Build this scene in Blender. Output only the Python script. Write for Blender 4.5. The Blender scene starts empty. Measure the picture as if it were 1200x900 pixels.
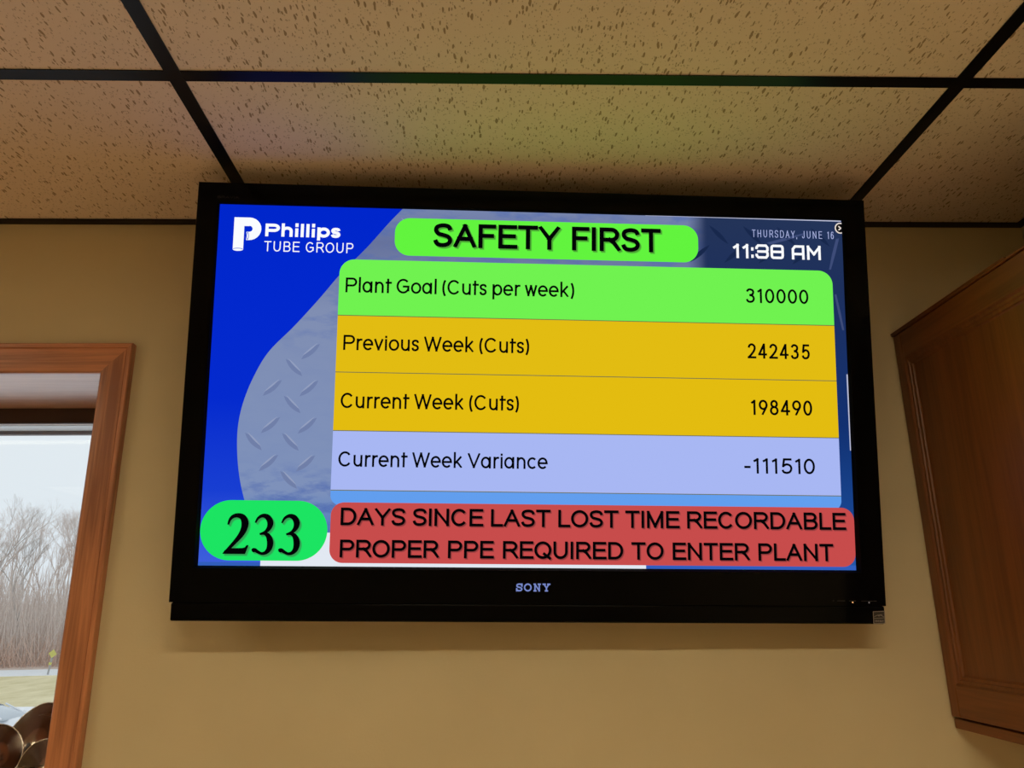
import bpy, bmesh, math, random
from mathutils import Matrix, Vector
C = bpy.context.scene.collection
sc = bpy.context.scene
EYE = 1.6                                   # camera height above the floor

# ------------------------------------------------------------------ camera
cam_data = bpy.data.cameras.new('camera')
cam = bpy.data.objects.new('camera', cam_data); C.objects.link(cam); sc.camera = cam
cam_data.sensor_width = 36.0
cam_data.lens = 912.46 / 1200 * 36
cam_data.clip_start = 0.02; cam_data.clip_end = 500
RR = Vector((0.99958198, -0.02704143, -0.01022849))
UU = Vector((0.00229755, -0.27837187, 0.96047063))
FF = Vector((0.02881983, 0.96009263, 0.27819338))
cam.matrix_world = Matrix(((RR.x, UU.x, -FF.x, 0), (RR.y, UU.y, -FF.y, 0), (RR.z, UU.z, -FF.z, EYE), (0, 0, 0, 1)))

# ------------------------------------------------------------------ sky, exposure, lamp strength
SKY = 0.93
TROFFER = 41.0
FILL_SIDE = 6.2
TROFFER_REAR = 1.4
WARM = (1.0, 0.87, 0.60)
w = bpy.data.worlds.new('overcast_sky'); sc.world = w; w.use_nodes = True
nt = w.node_tree; bg = nt.nodes['Background']
tc = nt.nodes.new('ShaderNodeTexCoord'); sx = nt.nodes.new('ShaderNodeSeparateXYZ'); rp = nt.nodes.new('ShaderNodeValToRGB')
nt.links.new(tc.outputs['Generated'], sx.inputs[0]); nt.links.new(sx.outputs['Z'], rp.inputs['Fac'])
rp.color_ramp.elements[0].position = 0.0; rp.color_ramp.elements[0].color = (0.86, 0.92, 0.99, 1)
rp.color_ramp.elements[1].position = 0.6; rp.color_ramp.elements[1].color = (0.90, 0.95, 1.0, 1)
nt.links.new(rp.outputs[0], bg.inputs[0]); bg.inputs[1].default_value = SKY
vs = sc.view_settings
vs.view_transform = 'Standard'; vs.look = 'None'; vs.gamma = 1; vs.exposure = 0.0; vs.use_curve_mapping = False
sc.display_settings.display_device = 'sRGB'

# ------------------------------------------------------------------ materials
def lin(c):
    return tuple(((v/255)/12.92 if v/255 <= 0.04045 else ((v/255+0.055)/1.055)**2.4) for v in c) + (1,)
def mat(name, col, rough=0.5, metal=0.0, coat=0.0, spec=0.5):
    m = bpy.data.materials.new(name); m.use_nodes = True
    b = m.node_tree.nodes['Principled BSDF']
    b.inputs['Base Color'].default_value = (*col[:3], 1); b.inputs['Roughness'].default_value = rough
    b.inputs['Metallic'].default_value = metal; b.inputs['Coat Weight'].default_value = coat
    b.inputs['Specular IOR Level'].default_value = spec
    return m
def N(m, t, **kw):
    n = m.node_tree.nodes.new(t)
    for k, v in kw.items():
        if k in n.inputs.keys(): n.inputs[k].default_value = v
        else: setattr(n, k, v)
    return n
def L(m, a, b): m.node_tree.links.new(a, b)
def ramp(m, stops, fac=None):
    r = N(m, 'ShaderNodeValToRGB'); cr = r.color_ramp
    while len(cr.elements) < len(stops): cr.elements.new(0.5)
    for e, (p, c) in zip(cr.elements, stops): e.position = p; e.color = (*c[:3], 1)
    if fac: L(m, fac, r.inputs['Fac'])
    return r
def scaled(m, scale, rot=(0, 0, 0)):
    t = N(m, 'ShaderNodeTexCoord'); mp = N(m, 'ShaderNodeMapping'); mp.inputs['Scale'].default_value = scale
    mp.inputs['Rotation'].default_value = rot
    g = N(m, 'ShaderNodeNewGeometry')
    L(m, g.outputs['Position'], mp.inputs['Vector']); return mp.outputs[0]

def emis(name, col, light=False):
    m = bpy.data.materials.new(name); m.use_nodes = True; nt = m.node_tree; nt.nodes.clear()
    e = nt.nodes.new('ShaderNodeEmission'); o = nt.nodes.new('ShaderNodeOutputMaterial')
    e.inputs[0].default_value = lin(col); nt.links.new(e.outputs[0], o.inputs[0])
    if not light: m.cycles.emission_sampling = 'NONE'
    return m

# painted wall, faint orange peel
M_wall = mat('wall_paint', (0.70, 0.60, 0.37), 0.62, spec=0.3)
b = M_wall.node_tree.nodes['Principled BSDF']
n1 = N(M_wall, 'ShaderNodeTexNoise', Scale=1.0, Detail=4.0); L(M_wall, scaled(M_wall, (220, 220, 220)), n1.inputs['Vector'])
bp = N(M_wall, 'ShaderNodeBump', Strength=0.12, Distance=0.002); L(M_wall, n1.outputs[0], bp.inputs['Height']); L(M_wall, bp.outputs[0], b.inputs['Normal'])
n2 = N(M_wall, 'ShaderNodeTexNoise', Scale=1.0, Detail=3.0); L(M_wall, scaled(M_wall, (5, 5, 5)), n2.inputs['Vector'])
r = ramp(M_wall, [(0.3, (0.65, 0.545, 0.34)), (0.7, (0.69, 0.585, 0.37))], n2.outputs[0]); L(M_wall, r.outputs[0], b.inputs['Base Color'])

# fissured mineral fibre ceiling tile
M_tile = mat('fissured_tile', (0.75, 0.68, 0.55), 0.95, spec=0.1)
b = M_tile.node_tree.nodes['Principled BSDF']
wv = N(M_tile, 'ShaderNodeTexNoise', Scale=1.0, Detail=2.0); L(M_tile, scaled(M_tile, (30, 30, 30)), wv.inputs['Vector'])
geo = N(M_tile, 'ShaderNodeNewGeometry')
mixv = N(M_tile, 'ShaderNodeVectorMath', operation='MULTIPLY_ADD'); L(M_tile, wv.outputs['Color'], mixv.inputs[0])
mixv.inputs[1].default_value = (0.010, 0.010, 0); L(M_tile, geo.outputs['Position'], mixv.inputs[2])
mp1 = N(M_tile, 'ShaderNodeMapping'); mp1.inputs['Scale'].default_value = (230, 64, 1); mp1.inputs['Rotation'].default_value = (0, 0, math.radians(8))
L(M_tile, mixv.outputs[0], mp1.inputs['Vector'])
vo = N(M_tile, 'ShaderNodeTexVoronoi', Scale=1.0); L(M_tile, mp1.outputs[0], vo.inputs['Vector'])
sep = N(M_tile, 'ShaderNodeSeparateColor'); L(M_tile, vo.outputs['Color'], sep.inputs[0])
# only some cells carry a fissure, each with its own size
thr = N(M_tile, 'ShaderNodeMath', operation='MULTIPLY_ADD'); L(M_tile, sep.outputs[0], thr.inputs[0]); thr.inputs[1].default_value = 1.05; thr.inputs[2].default_value = -0.58
fis = N(M_tile, 'ShaderNodeMath', operation='LESS_THAN'); L(M_tile, vo.outputs['Distance'], fis.inputs[0]); L(M_tile, thr.outputs[0], fis.inputs[1])
mp2 = N(M_tile, 'ShaderNodeMapping'); mp2.inputs['Scale'].default_value = (330, 210, 1); L(M_tile, mixv.outputs[0], mp2.inputs['Vector'])
vo2 = N(M_tile, 'ShaderNodeTexVoronoi', Scale=1.0); L(M_tile, mp2.outputs[0], vo2.inputs['Vector'])
sep2 = N(M_tile, 'ShaderNodeSeparateColor'); L(M_tile, vo2.outputs['Color'], sep2.inputs[0])
thr2 = N(M_tile, 'ShaderNodeMath', operation='MULTIPLY_ADD'); L(M_tile, sep2.outputs[0], thr2.inputs[0]); thr2.inputs[1].default_value = 0.9; thr2.inputs[2].default_value = -0.42
pin = N(M_tile, 'ShaderNodeMath', operation='LESS_THAN'); L(M_tile, vo2.outputs['Distance'], pin.inputs[0]); L(M_tile, thr2.outputs[0], pin.inputs[1])
mx = N(M_tile, 'ShaderNodeMath', operation='MAXIMUM'); L(M_tile, fis.outputs[0], mx.inputs[0])
pm = N(M_tile, 'ShaderNodeMath', operation='MULTIPLY'); L(M_tile, pin.outputs[0], pm.inputs[0]); pm.inputs[1].default_value = 0.55; L(M_tile, pm.outputs[0], mx.inputs[1])
r = ramp(M_tile, [(0.0, (0.84, 0.71, 0.60)), (1.0, (0.40, 0.29, 0.19))], mx.outputs[0]); L(M_tile, r.outputs[0], b.inputs['Base Color'])
inv = N(M_tile, 'ShaderNodeMath', operation='SUBTRACT'); inv.inputs[0].default_value = 1.0; L(M_tile, mx.outputs[0], inv.inputs[1])
bp = N(M_tile, 'ShaderNodeBump', Strength=0.5, Distance=0.002); L(M_tile, inv.outputs[0], bp.inputs['Height']); L(M_tile, bp.outputs[0], b.inputs['Normal'])

def wood(name, axis, dark, light, rough=0.38, coat=0.25):
    m = mat(name, light, rough, coat=coat, spec=0.5); m.node_tree.nodes['Principled BSDF'].inputs['Coat Roughness'].default_value = 0.25
    b = m.node_tree.nodes['Principled BSDF']
    s = [70, 70, 70]; s['xyz'.index(axis)] = 3.0
    a = N(m, 'ShaderNodeTexNoise', Scale=1.0, Detail=5.0, Distortion=0.6); L(m, scaled(m, tuple(s)), a.inputs['Vector'])
    s2 = [260, 260, 260]; s2['xyz'.index(axis)] = 9.0
    c = N(m, 'ShaderNodeTexNoise', Scale=1.0, Detail=3.0); L(m, scaled(m, tuple(s2)), c.inputs['Vector'])
    s3 = [9, 9, 9]; s3['xyz'.index(axis)] = 1.4
    d = N(m, 'ShaderNodeTexNoise', Scale=1.0, Detail=2.0, Distortion=1.2); L(m, scaled(m, tuple(s3)), d.inputs['Vector'])
    m1 = N(m, 'ShaderNodeMath', operation='MULTIPLY_ADD'); L(m, a.outputs[0], m1.inputs[0]); m1.inputs[1].default_value = 0.5
    m2 = N(m, 'ShaderNodeMath', operation='MULTIPLY_ADD'); L(m, c.outputs[0], m2.inputs[0]); m2.inputs[1].default_value = 0.3
    m3 = N(m, 'ShaderNodeMath', operation='MULTIPLY'); L(m, d.outputs[0], m3.inputs[0]); m3.inputs[1].default_value = 0.35
    L(m, m3.outputs[0], m2.inputs[2]); L(m, m2.outputs[0], m1.inputs[2])
    r = ramp(m, [(0.44, dark), (0.68, light)], m1.outputs[0]); L(m, r.outputs[0], b.inputs['Base Color'])
    bp = N(m, 'ShaderNodeBump', Strength=0.12, Distance=0.001); L(m, c.outputs[0], bp.inputs['Height']); L(m, bp.outputs[0], b.inputs['Normal'])
    return m
OAK_D, OAK_L = (0.30, 0.105, 0.045), (0.64, 0.26, 0.12)
M_oak_x = wood('oak_grain_across', 'x', OAK_D, OAK_L); M_oak_z = wood('oak_grain_upright', 'z', OAK_D, OAK_L)
CAB_D, CAB_L = (0.14, 0.040, 0.006), (0.21, 0.064, 0.011)
M_cab_z = wood('cabinet_grain_upright', 'z', CAB_D, CAB_L, 0.45, 0.06); M_cab_y = wood('cabinet_grain_along', 'y', CAB_D, CAB_L, 0.45, 0.06)

M_black = mat('matt_black_steel', (0.006, 0.006, 0.006), 0.45, spec=0.35)
M_tee = mat('black_enamel_tee', (0.004, 0.004, 0.0045), 0.32, spec=0.17)
M_gloss = mat('piano_black_bezel', (0.0022, 0.0022, 0.0025), 0.08, spec=0.08)
M_tvback = mat('black_plastic_housing', (0.006, 0.006, 0.006), 0.55)
M_lip = mat('lip_green_reflection', (0.02, 0.12, 0.035), 0.6, spec=0.1)  # green is the screen's reflection, put into the lip colour
M_white = mat('white_vinyl_sash', (0.82, 0.83, 0.84), 0.35)
M_dark = mat('dark_bronze_frame', (0.045, 0.025, 0.025), 0.5)
M_floor = mat('vinyl_floor', (0.46, 0.38, 0.29), 0.4)
n = N(M_floor, 'ShaderNodeTexNoise', Scale=1.0, Detail=5.0); L(M_floor, scaled(M_floor, (14, 14, 14)), n.inputs['Vector'])
r = ramp(M_floor, [(0.3, (0.70, 0.52, 0.37)), (0.7, (0.78, 0.60, 0.44))], n.outputs[0]); L(M_floor, r.outputs[0], M_floor.node_tree.nodes['Principled BSDF'].inputs['Base Color'])

# ------------------------------------------------------------------ helpers
def mesh_obj(name, verts, faces, m, parent=None, smooth=False):
    me = bpy.data.meshes.new(name); me.from_pydata([tuple(v) for v in verts], [], faces); me.update()
    o = bpy.data.objects.new(name, me); C.objects.link(o)
    if m: me.materials.append(m)
    if parent: o.parent = parent
    if smooth: me.polygons.foreach_set('use_smooth', [True]*len(me.polygons))
    return o
class MB:
    def __init__(s): s.v = []; s.f = []
    def box(s, a, b):
        i = len(s.v); x0, y0, z0 = a; x1, y1, z1 = b
        s.v += [(x0,y0,z0),(x1,y0,z0),(x1,y1,z0),(x0,y1,z0),(x0,y0,z1),(x1,y0,z1),(x1,y1,z1),(x0,y1,z1)]
        s.f += [(i,i+3,i+2,i+1),(i+4,i+5,i+6,i+7),(i,i+1,i+5,i+4),(i+1,i+2,i+6,i+5),(i+2,i+3,i+7,i+6),(i+3,i,i+4,i+7)]; return s
    def quad(s, *p):
        i = len(s.v); s.v += list(p); s.f.append(tuple(range(i, i+len(p)))); return s
    def loft(s, rings, closed=True, caps=True):
        i0 = len(s.v); n = len(rings[0])
        for r_ in rings: s.v += list(r_)
        for k in range(len(rings)-1):
            for j in range(n if closed else n-1):
                a = i0+k*n+j; b_ = i0+k*n+(j+1) % n
                s.f.append((a, b_, b_+n, a+n))
        if caps:
            s.f.append(tuple(range(i0+n-1, i0-1, -1))); s.f.append(tuple(i0+(len(rings)-1)*n+j for j in range(n)))
        return s
    def tube(s, p, q, r0, r1, k=5):
        p = Vector(p); q = Vector(q); d = (q-p).normalized(); u = d.orthogonal().normalized(); v = d.cross(u)
        R0 = [tuple(p+(u*math.cos(6.2832*j/k)+v*math.sin(6.2832*j/k))*r0) for j in range(k)]
        R1 = [tuple(q+(u*math.cos(6.2832*j/k)+v*math.sin(6.2832*j/k))*r1) for j in range(k)]
        return s.loft([R0, R1], caps=False)
    def build(s, name, m, parent=None, smooth=False, bevel=0):
        o = mesh_obj(name, s.v, s.f, m, parent, smooth)
        if bevel:
            md = o.modifiers.new('bevel', 'BEVEL'); md.width = bevel; md.segments = 2; md.limit_method = 'ANGLE'
        return o
def bx(name, a, b, m, parent=None, bevel=0): return MB().box(a, b).build(name, m, parent, bevel=bevel)
def tag(o, label=None, cat=None, group=None, kind=None):
    if label: o['label'] = label
    if cat: o['category'] = cat
    if group: o['group'] = group
    if kind: o['kind'] = kind
    return o
def empty(name, loc=(0, 0, 0), rz=0):
    o = bpy.data.objects.new(name, None); o.location = loc; o.rotation_euler.z = rz; o.empty_display_size = 0.1; C.objects.link(o); return o

# ------------------------------------------------------------------ the room
XW, XE, YS, YN = -3.2, 1.155, -3.6, 1.5
CZ = EYE + 0.7863                           # underside of the ceiling grid
WX0, WX1, WZ0, WZ1 = -2.05, -0.768, 1.04, EYE+0.4571   # window opening
WD = 0.34                                   # wall thickness
wb = MB()
wb.box((XW, YN, 0), (WX0-0.02, YN+WD, CZ+0.1)).box((WX1+0.02, YN, 0), (XE, YN+WD, CZ+0.1)).box((WX0-0.02, YN, 0), (WX1+0.02, YN+WD, WZ0-0.022)).box((WX0-0.02, YN, WZ1+0.02), (WX1+0.02, YN+WD, CZ+0.1))
tag(wb.build('wall_back', M_wall), 'beige painted wall behind the television', kind='structure')
tag(bx('wall_left', (XW-0.12, YS, 0), (XW, YN+WD, CZ+0.1), M_wall), 'beige painted wall beyond the left of the picture', kind='structure')
tag(bx('wall_right', (XE, YS, 0), (XE+0.12, YN+WD, CZ+0.1), M_wall), 'beige painted wall carrying the oak wall cabinet', kind='structure')
tag(bx('wall_front', (XW-0.12, YS-0.12, 0), (XE+0.12, YS, CZ+0.1), M_wall), 'beige painted wall behind the camera', kind='structure')
tag(bx('floor', (XW-0.12, YS-0.12, -0.1), (XE+0.12, YN+WD, 0), M_floor), 'plain brown vinyl floor', kind='structure')
ceil = tag(bx('ceiling', (XW-0.12, YS-0.12, CZ+0.12), (XE+0.12, YN+WD, CZ+0.16), M_black), 'suspended ceiling of speckled tan tiles in a black grid', kind='structure')
mains = [0.7398 - 1.2187*k for k in range(4)]        # tees running towards the wall with the television
cross = [1.0231 - 0.6096*k for k in range(8)]
TW = 0.0119
for x in mains:
    MB().box((x-TW, YS, CZ-0.0005), (x+TW, YN, CZ+0.0012)).box((x-0.0015, YS, CZ+0.001), (x+0.0015, YN, CZ+0.035)).build('main_tee', M_tee, ceil)
xs = [XE] + mains + [XW]; ys = [YN] + cross + [YS]
lamps = {(1, 3), (1, 5), (3, 2), (3, 5)}
def tee_x(i): return xs[i+1]+(TW if i+1 < len(xs)-1 else 0), xs[i]-(TW if i > 0 else 0)
random.seed(4)
for j in range(1, len(ys)-1):
    for i in range(len(xs)-1):
        a, b_ = tee_x(i)
        MB().box((a, ys[j]-TW, CZ), (b_, ys[j]+TW, CZ+0.001)).box((a, ys[j]-0.0015, CZ+0.001), (b_, ys[j]+0.0015, CZ+0.03)).build('cross_tee', M_tee, ceil)
for j in range(len(ys)-1):
    for i in range(len(xs)-1):
        if (i, j) == (1, 3):
            bx('ceiling_tile', (xs[i+1]+0.003, ys[j+1]+0.003, CZ+0.0015), (xs[i]-0.003, ys[j]-TW-0.284, CZ+0.018), M_tile, ceil)
        if (i, j) in lamps: continue
        if j == len(ys)-2 and ys[j]-ys[j+1] < 0.05: continue
        dz = random.uniform(0, 0.0006)
        bx('ceiling_tile', (xs[i+1]+0.003, ys[j+1]+0.003, CZ+0.0015+dz), (xs[i]-0.003, ys[j]-0.003, CZ+0.018), M_tile, ceil)
# wall angle round the grid
tag(bx('trim_1', (XW, YN-0.022, CZ-0.0012), (XE, YN, CZ+0.0004), M_tee), 'black wall angle at the top of the wall behind the television', kind='structure')
bx('angle_flange', (XW, YN-0.0015, CZ-0.0008), (XE, YN, CZ+0.02), M_tee, bpy.data.objects['trim_1'])
tag(bx('trim_2', (XE-0.022, YS, CZ-0.0012), (XE, YN-0.022, CZ+0.0004), M_tee), 'black wall angle above the cabinet wall', kind='structure')
tag(bx('trim_3', (XW, YS, CZ-0.0012), (XW+0.022, YN-0.022, CZ+0.0004), M_tee), 'black wall angle on the left wall', kind='structure')

# recessed fluorescent troffers behind and above the camera
M_diff = bpy.data.materials.new('lit_diffuser'); M_diff.use_nodes = True
b = M_diff.node_tree.nodes['Principled BSDF']; b.inputs['Base Color'].default_value = (0.8, 0.8, 0.8, 1)
b.inputs['Emission Color'].default_value = (*WARM, 1); b.inputs['Emission Strength'].default_value = TROFFER
M_diff_fill = M_diff.copy(); M_diff_fill.node_tree.nodes['Principled BSDF'].inputs['Emission Strength'].default_value = FILL_SIDE  # unseen fitting near the window, added to brighten the left side
M_diff3 = M_diff.copy(); M_diff3.node_tree.nodes['Principled BSDF'].inputs['Emission Strength'].default_value = TROFFER_REAR
M_enamel = mat('white_enamel', (0.7, 0.68, 0.62), 0.4)
for (i, j) in sorted(lamps):
    a, b_ = xs[i+1]+TW, xs[i]-TW; c, d = ys[j+1]+TW, ys[j]-TW
    if (i, j) == (1, 3): c = d-0.28
    t = empty('ceiling_light', ((a+b_)/2, (c+d)/2, CZ)); hx, hy = (b_-a)/2, (d-c)/2
    where = {(1, 3): 'just behind the camera, narrow and brightest', (1, 5): 'at the far back of the room above the middle',
             (3, 2): 'near the window side, added to brighten the left', (3, 5): 'in the far back left of the room'}[(i, j)]
    tag(t, 'recessed fluorescent ceiling light ' + where, 'light', 'recessed lights in the ceiling grid')
    e = 0.07 if (i, j) == (1, 3) else 0.03       # the one over the camera is a narrow single tube fitting
    MB().box((-hx, -hy, 0.002), (hx, -hy+e, 0.02)).box((-hx, hy-e, 0.002), (hx, hy, 0.02)).box((-hx, -hy+e, 0.002), (-hx+0.03, hy-e, 0.02)).box((hx-0.03, -hy+e, 0.002), (hx, hy-e, 0.02)).build('frame', M_enamel, t)
    MB().box((-hx+0.03, -hy+e, 0.008), (hx-0.03, hy-e, 0.011)).build('diffuser', M_diff if e > 0.05 else (M_diff_fill if j == 2 else M_diff3), t)
    MB().box((-hx, -hy, 0.021), (hx, hy, 0.1)).build('housing', M_enamel, t)

# ------------------------------------------------------------------ window
win = tag(empty('window_1', ((WX0+WX1)/2, YN, WZ0)), 'window in a moulded oak casing left of the television', kind='structure')
def wpart(mb, name, m, bevel=0, par=win):
    off = Vector((-(WX0+WX1)/2, -YN, -WZ0)); mb.v = [tuple(Vector(v)+off) for v in mb.v]
    return mb.build(name, m, par, bevel=bevel)
PROF = [(0.0, 0.0), (0.0, 0.008), (0.003, 0.0115), (0.014, 0.0125), (0.038, 0.0135), (0.0480, 0.0138), (0.0488, 0.0130), (0.0496, 0.0138), (0.0510, 0.0168), (0.0575, 0.0172), (0.0597, 0.0155), (0.0597, 0.0)]
# profile runs from the opening outwards; corners are mitred at 45 degrees
def casing(side):
    A = []; B = []
    for o_, t_ in PROF:
        y = YN - t_
        if side == 'head': A.append((WX0-o_, y, WZ1+o_)); B.append((WX1+o_, y, WZ1+o_))
        if side == 'right': A.append((WX1+o_, y, WZ1+o_)); B.append((WX1+o_, y, WZ0-0.0))
        if side == 'left': A.append((WX0-o_, y, WZ0)); B.append((WX0-o_, y, WZ1+o_))
    return MB().loft([A, B], caps=True)
wpart(casing('head'), 'head_casing', M_oak_x); wpart(casing('right'), 'side_casing', M_oak_z); wpart(casing('left'), 'side_casing', M_oak_z)
M_jamb = wood('varnished_jamb_glare', 'x', (0.72, 0.42, 0.30), (0.90, 0.60, 0.47), 0.3, 0.8)  # wood tone raised, outdoor glare on the underside painted in
M_jamb.node_tree.nodes['Principled BSDF'].inputs['Coat IOR'].default_value = 1.8
JY = YN + 0.2824                              # room face of the window unit
wpart(MB().box((WX0-0.012, YN-0.004, WZ1+0.003), (WX1+0.012, JY+0.0, WZ1+0.02)), 'head_jamb', M_jamb)
wpart(MB().box((WX1+0.003, YN-0.004, WZ0), (WX1+0.02, JY, WZ1+0.003)), 'side_jamb', M_oak_z)
wpart(MB().box((WX0-0.02, YN-0.004, WZ0), (WX0-0.003, JY, WZ1+0.003)), 'side_jamb', M_oak_z)
sl = MB(); P8 = [(WX0-0.09, YN-0.05), (WX1+0.09, YN-0.05), (WX1+0.09, YN-0.0005), (WX1+0.0195, YN-0.0005), (WX1+0.0195, JY), (WX0-0.0195, JY), (WX0-0.0195, YN-0.0005), (WX0-0.09, YN-0.0005)]
sl.loft([[(x, y, WZ0-0.0215) for x, y in P8], [(x, y, WZ0) for x, y in P8]])
wpart(sl, 'window_sill', M_oak_x, 0.003)
wpart(MB().box((WX0-0.06, YN-0.016, WZ0-0.08), (WX1+0.06, YN, WZ0-0.022)), 'apron', M_oak_x, 0.003)
# unit: dark head, pale sash, dark gasket, glass
Z1, Z2, Z3 = EYE+0.4245, EYE+0.4063, EYE+0.3983
wpart(MB().box((WX0-0.003, JY, Z1), (WX1+0.003, JY+0.008, WZ1+0.02)), 'head_frame', M_dark)
mb = MB().box((WX0, JY+0.008, Z1), (WX1, JY+0.12, Z1+0.03))
wpart(mb, 'sash_head', M_white)
wpart(MB().box((WX1-0.135, JY+0.01, WZ0+0.03), (WX1, JY+0.045, Z1)), 'sash_stile', M_white)
wpart(MB().box((WX0, JY+0.01, WZ0+0.03), (WX0+0.13, JY+0.045, Z1)), 'sash_stile', M_white)
wpart(MB().box((WX0, JY+0.002, WZ0), (WX1, JY+0.09, WZ0+0.03)), 'sash_rail', M_white)
M_gask = mat('grey_gasket', (0.20, 0.17, 0.18), 0.6)
wpart(MB().box((WX0, JY+0.080, EYE+0.4162), (WX1, JY+0.095, Z1)), 'gasket', M_gask)
M_glass = bpy.data.materials.new('window_glass'); M_glass.use_nodes = True; nt = M_glass.node_tree; nt.nodes.clear()
o_ = nt.nodes.new('ShaderNodeOutputMaterial'); mxs = nt.nodes.new('ShaderNodeMixShader'); tr = nt.nodes.new('ShaderNodeBsdfTransparent'); gl = nt.nodes.new('ShaderNodeBsdfGlossy'); fr = nt.nodes.new('ShaderNodeFresnel')
gl.inputs['Roughness'].default_value = 0.0; tr.inputs[0].default_value = (0.97, 0.985, 0.98, 1); fr.inputs[0].default_value = 1.2
nt.links.new(fr.outputs[0], mxs.inputs[0]); nt.links.new(tr.outputs[0], mxs.inputs[1]); nt.links.new(gl.outputs[0], mxs.inputs[2]); nt.links.new(mxs.outputs[0], o_.inputs[0])
wpart(MB().box((WX0+0.13, JY+0.022, WZ0+0.03), (WX1-0.135, JY+0.026, Z1)), 'glass', M_glass)

# ------------------------------------------------------------------ wall cabinet on the right
XC = 0.8331; ZT = EYE+0.5395; ZB = EYE-0.2135; Y0, Y1 = 0.965, 1.4975
cab = empty('wall_cabinet', ((XC+XE)/2, (Y0+Y1)/2, ZB)); tag(cab, 'dark stained oak wall cabinet with framed panel at the right edge', 'cabinet')
def cpart(mb, name, m, bevel=0, par=cab):
    off = -Vector(cab.location); mb.v = [tuple(Vector(v)+off) for v in mb.v]; return mb.build(name, m, par, bevel=bevel)
cpart(MB().box((XC+0.020, Y0, ZB+0.002), (XE, Y1, ZT-0.004)), 'body', M_cab_z)
dz0, dz1 = EYE-0.1929, ZT-0.008; dy0, dy1 = Y0+0.003, Y1-0.001
door = cpart(MB().box((XC+0.0115, dy0+0.02, dz0+0.02), (XC+0.016, dy1-0.02, dz1-0.02)), 'door', M_cab_z)   # thin panel
SW, RT, RB, BW = 0.028, dz1-(EYE+0.4765), 0.0553, 0.018
iy0, iy1, iz0, iz1 = dy0+0.05, dy1-SW, dz0+RB, dz1-RT
cpart(MB().box((XC, iy1, dz0), (XC+0.0198, dy1, dz1)), 'stile', M_cab_z, 0.002)
cpart(MB().box((XC, dy0, dz0), (XC+0.0198, iy0, dz1)), 'stile', M_cab_z, 0.002)
cpart(MB().box((XC, iy0, iz1), (XC+0.0198, iy1, dz1)), 'rail', M_cab_y, 0.002)
cpart(MB().box((XC, iy0, dz0), (XC+0.0198, iy1, iz0)), 'rail', M_cab_y, 0.002)
# stepped sticking round the recessed panel
PB = [(0.0, 0.0002), (0.003, 0.0035), (0.0075, 0.0040), (0.009, 0.0065), (0.0140, 0.0075), (0.0155, 0.0100), (BW, 0.0114)]
def rect_ring(d, x): return [(XC+x, iy0+d, iz0+d), (XC+x, iy1-d, iz0+d), (XC+x, iy1-d, iz1-d), (XC+x, iy0+d, iz1-d)]
cpart(MB().loft([rect_ring(d, x) for d, x in PB], caps=False), 'bead_moulding', M_cab_z)
cpart(MB().box((XC+0.004, Y0, ZB), (XC+0.020, Y1, dz0-0.0035)), 'light_rail', M_cab_y, 0.002)
cpart(MB().box((XC-0.003, Y0, dz1+0.001), (XC+0.03, Y1, ZT-0.0035)), 'top_rail', M_cab_y, 0.001)
cpart(MB().box((XC-0.004, 1.13, ZT-0.0034), (XC+0.03, Y1, ZT)), 'scribe_strip', M_cab_y, 0.001)

# ------------------------------------------------------------------ television
W0, H0 = 1.15, 0.64238
TVM = Matrix(((0.99971344, -0.0158981, 0.01789638, 0.08064), (0.01849403, 0.98762299, -0.1557524, 1.34140626), (-0.0151987, 0.15603874, 0.987634, EYE+0.38657691), (0, 0, 0, 1)))
tv = empty('television'); tv.matrix_world = TVM
tag(tv, 'large black flat television tilted down from the wall, showing the safety board', 'television')
def fy(z): return -0.004 - 0.012*(0.3605-z)/0.741          # bezel face comes forward towards its foot
CX = 0.0017
def ring(hw_l, hw_r, z1, z0, dy):
    return [(-hw_l, fy(z0)+dy, z0), (hw_r, fy(z0)+dy, z0), (hw_r, fy(z1)+dy, z1), (-hw_l, fy(z1)+dy, z1)]
hx, hz = W0/2, H0/2
bez = MB()
outer = ring(0.6135, 0.6175, 0.3605, -0.3804, 0.0); inner = ring(hx+0.002, hx+0.002, hz+0.002, -hz-0.003, 0.0)
ob = ring(0.6150, 0.6190, 0.3615, -0.3804, 0.003); obb = [(p[0], 0.040, p[2]) for p in ob]
ib = [(p[0], 0.004, p[2]) for p in ring(hx-0.001, hx-0.001, hz-0.001, -hz+0.0005, 0)]
bevel_in = MB()
for q_, A, B in ((bez, obb, ob), (bez, ob, outer), (bez, outer, inner), (bevel_in, inner, ib)):
    for k in range(4):
        k2 = (k+1) % 4; q_.quad(A[k], A[k2], B[k2], B[k])
bez.build('bezel', M_gloss, tv)
bevel_in.build('inner_bevel', mat('matt_inner_bevel', (0.003, 0.003, 0.003), 0.8, spec=0.05), tv)
# lower lip, the screen's green reflection painted into its colour
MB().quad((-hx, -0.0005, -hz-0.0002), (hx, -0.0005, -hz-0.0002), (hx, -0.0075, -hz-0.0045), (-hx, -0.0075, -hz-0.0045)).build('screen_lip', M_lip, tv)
base = MB().box((-0.611, -0.0155, -0.4115), (0.6155, 0.045, -0.3809)).build('speaker_bar', M_gloss, tv, bevel=0.003)
MB().box((-0.605, 0.012, -0.40), (0.609, 0.046, 0.355)).build('rear_housing', M_tvback, tv, bevel=0.006)
MB().loft([[(-0.48, 0.046, -0.33), (0.48, 0.046, -0.33), (0.48, 0.046, 0.27), (-0.48, 0.046, 0.27)], [(-0.44, 0.080, -0.28), (0.44, 0.080, -0.28), (0.44, 0.080, 0.22), (-0.44, 0.080, 0.22)]]).build('rear_cover', M_tvback, tv)
TVI = TVM.inverted()
mm = MB()
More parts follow.
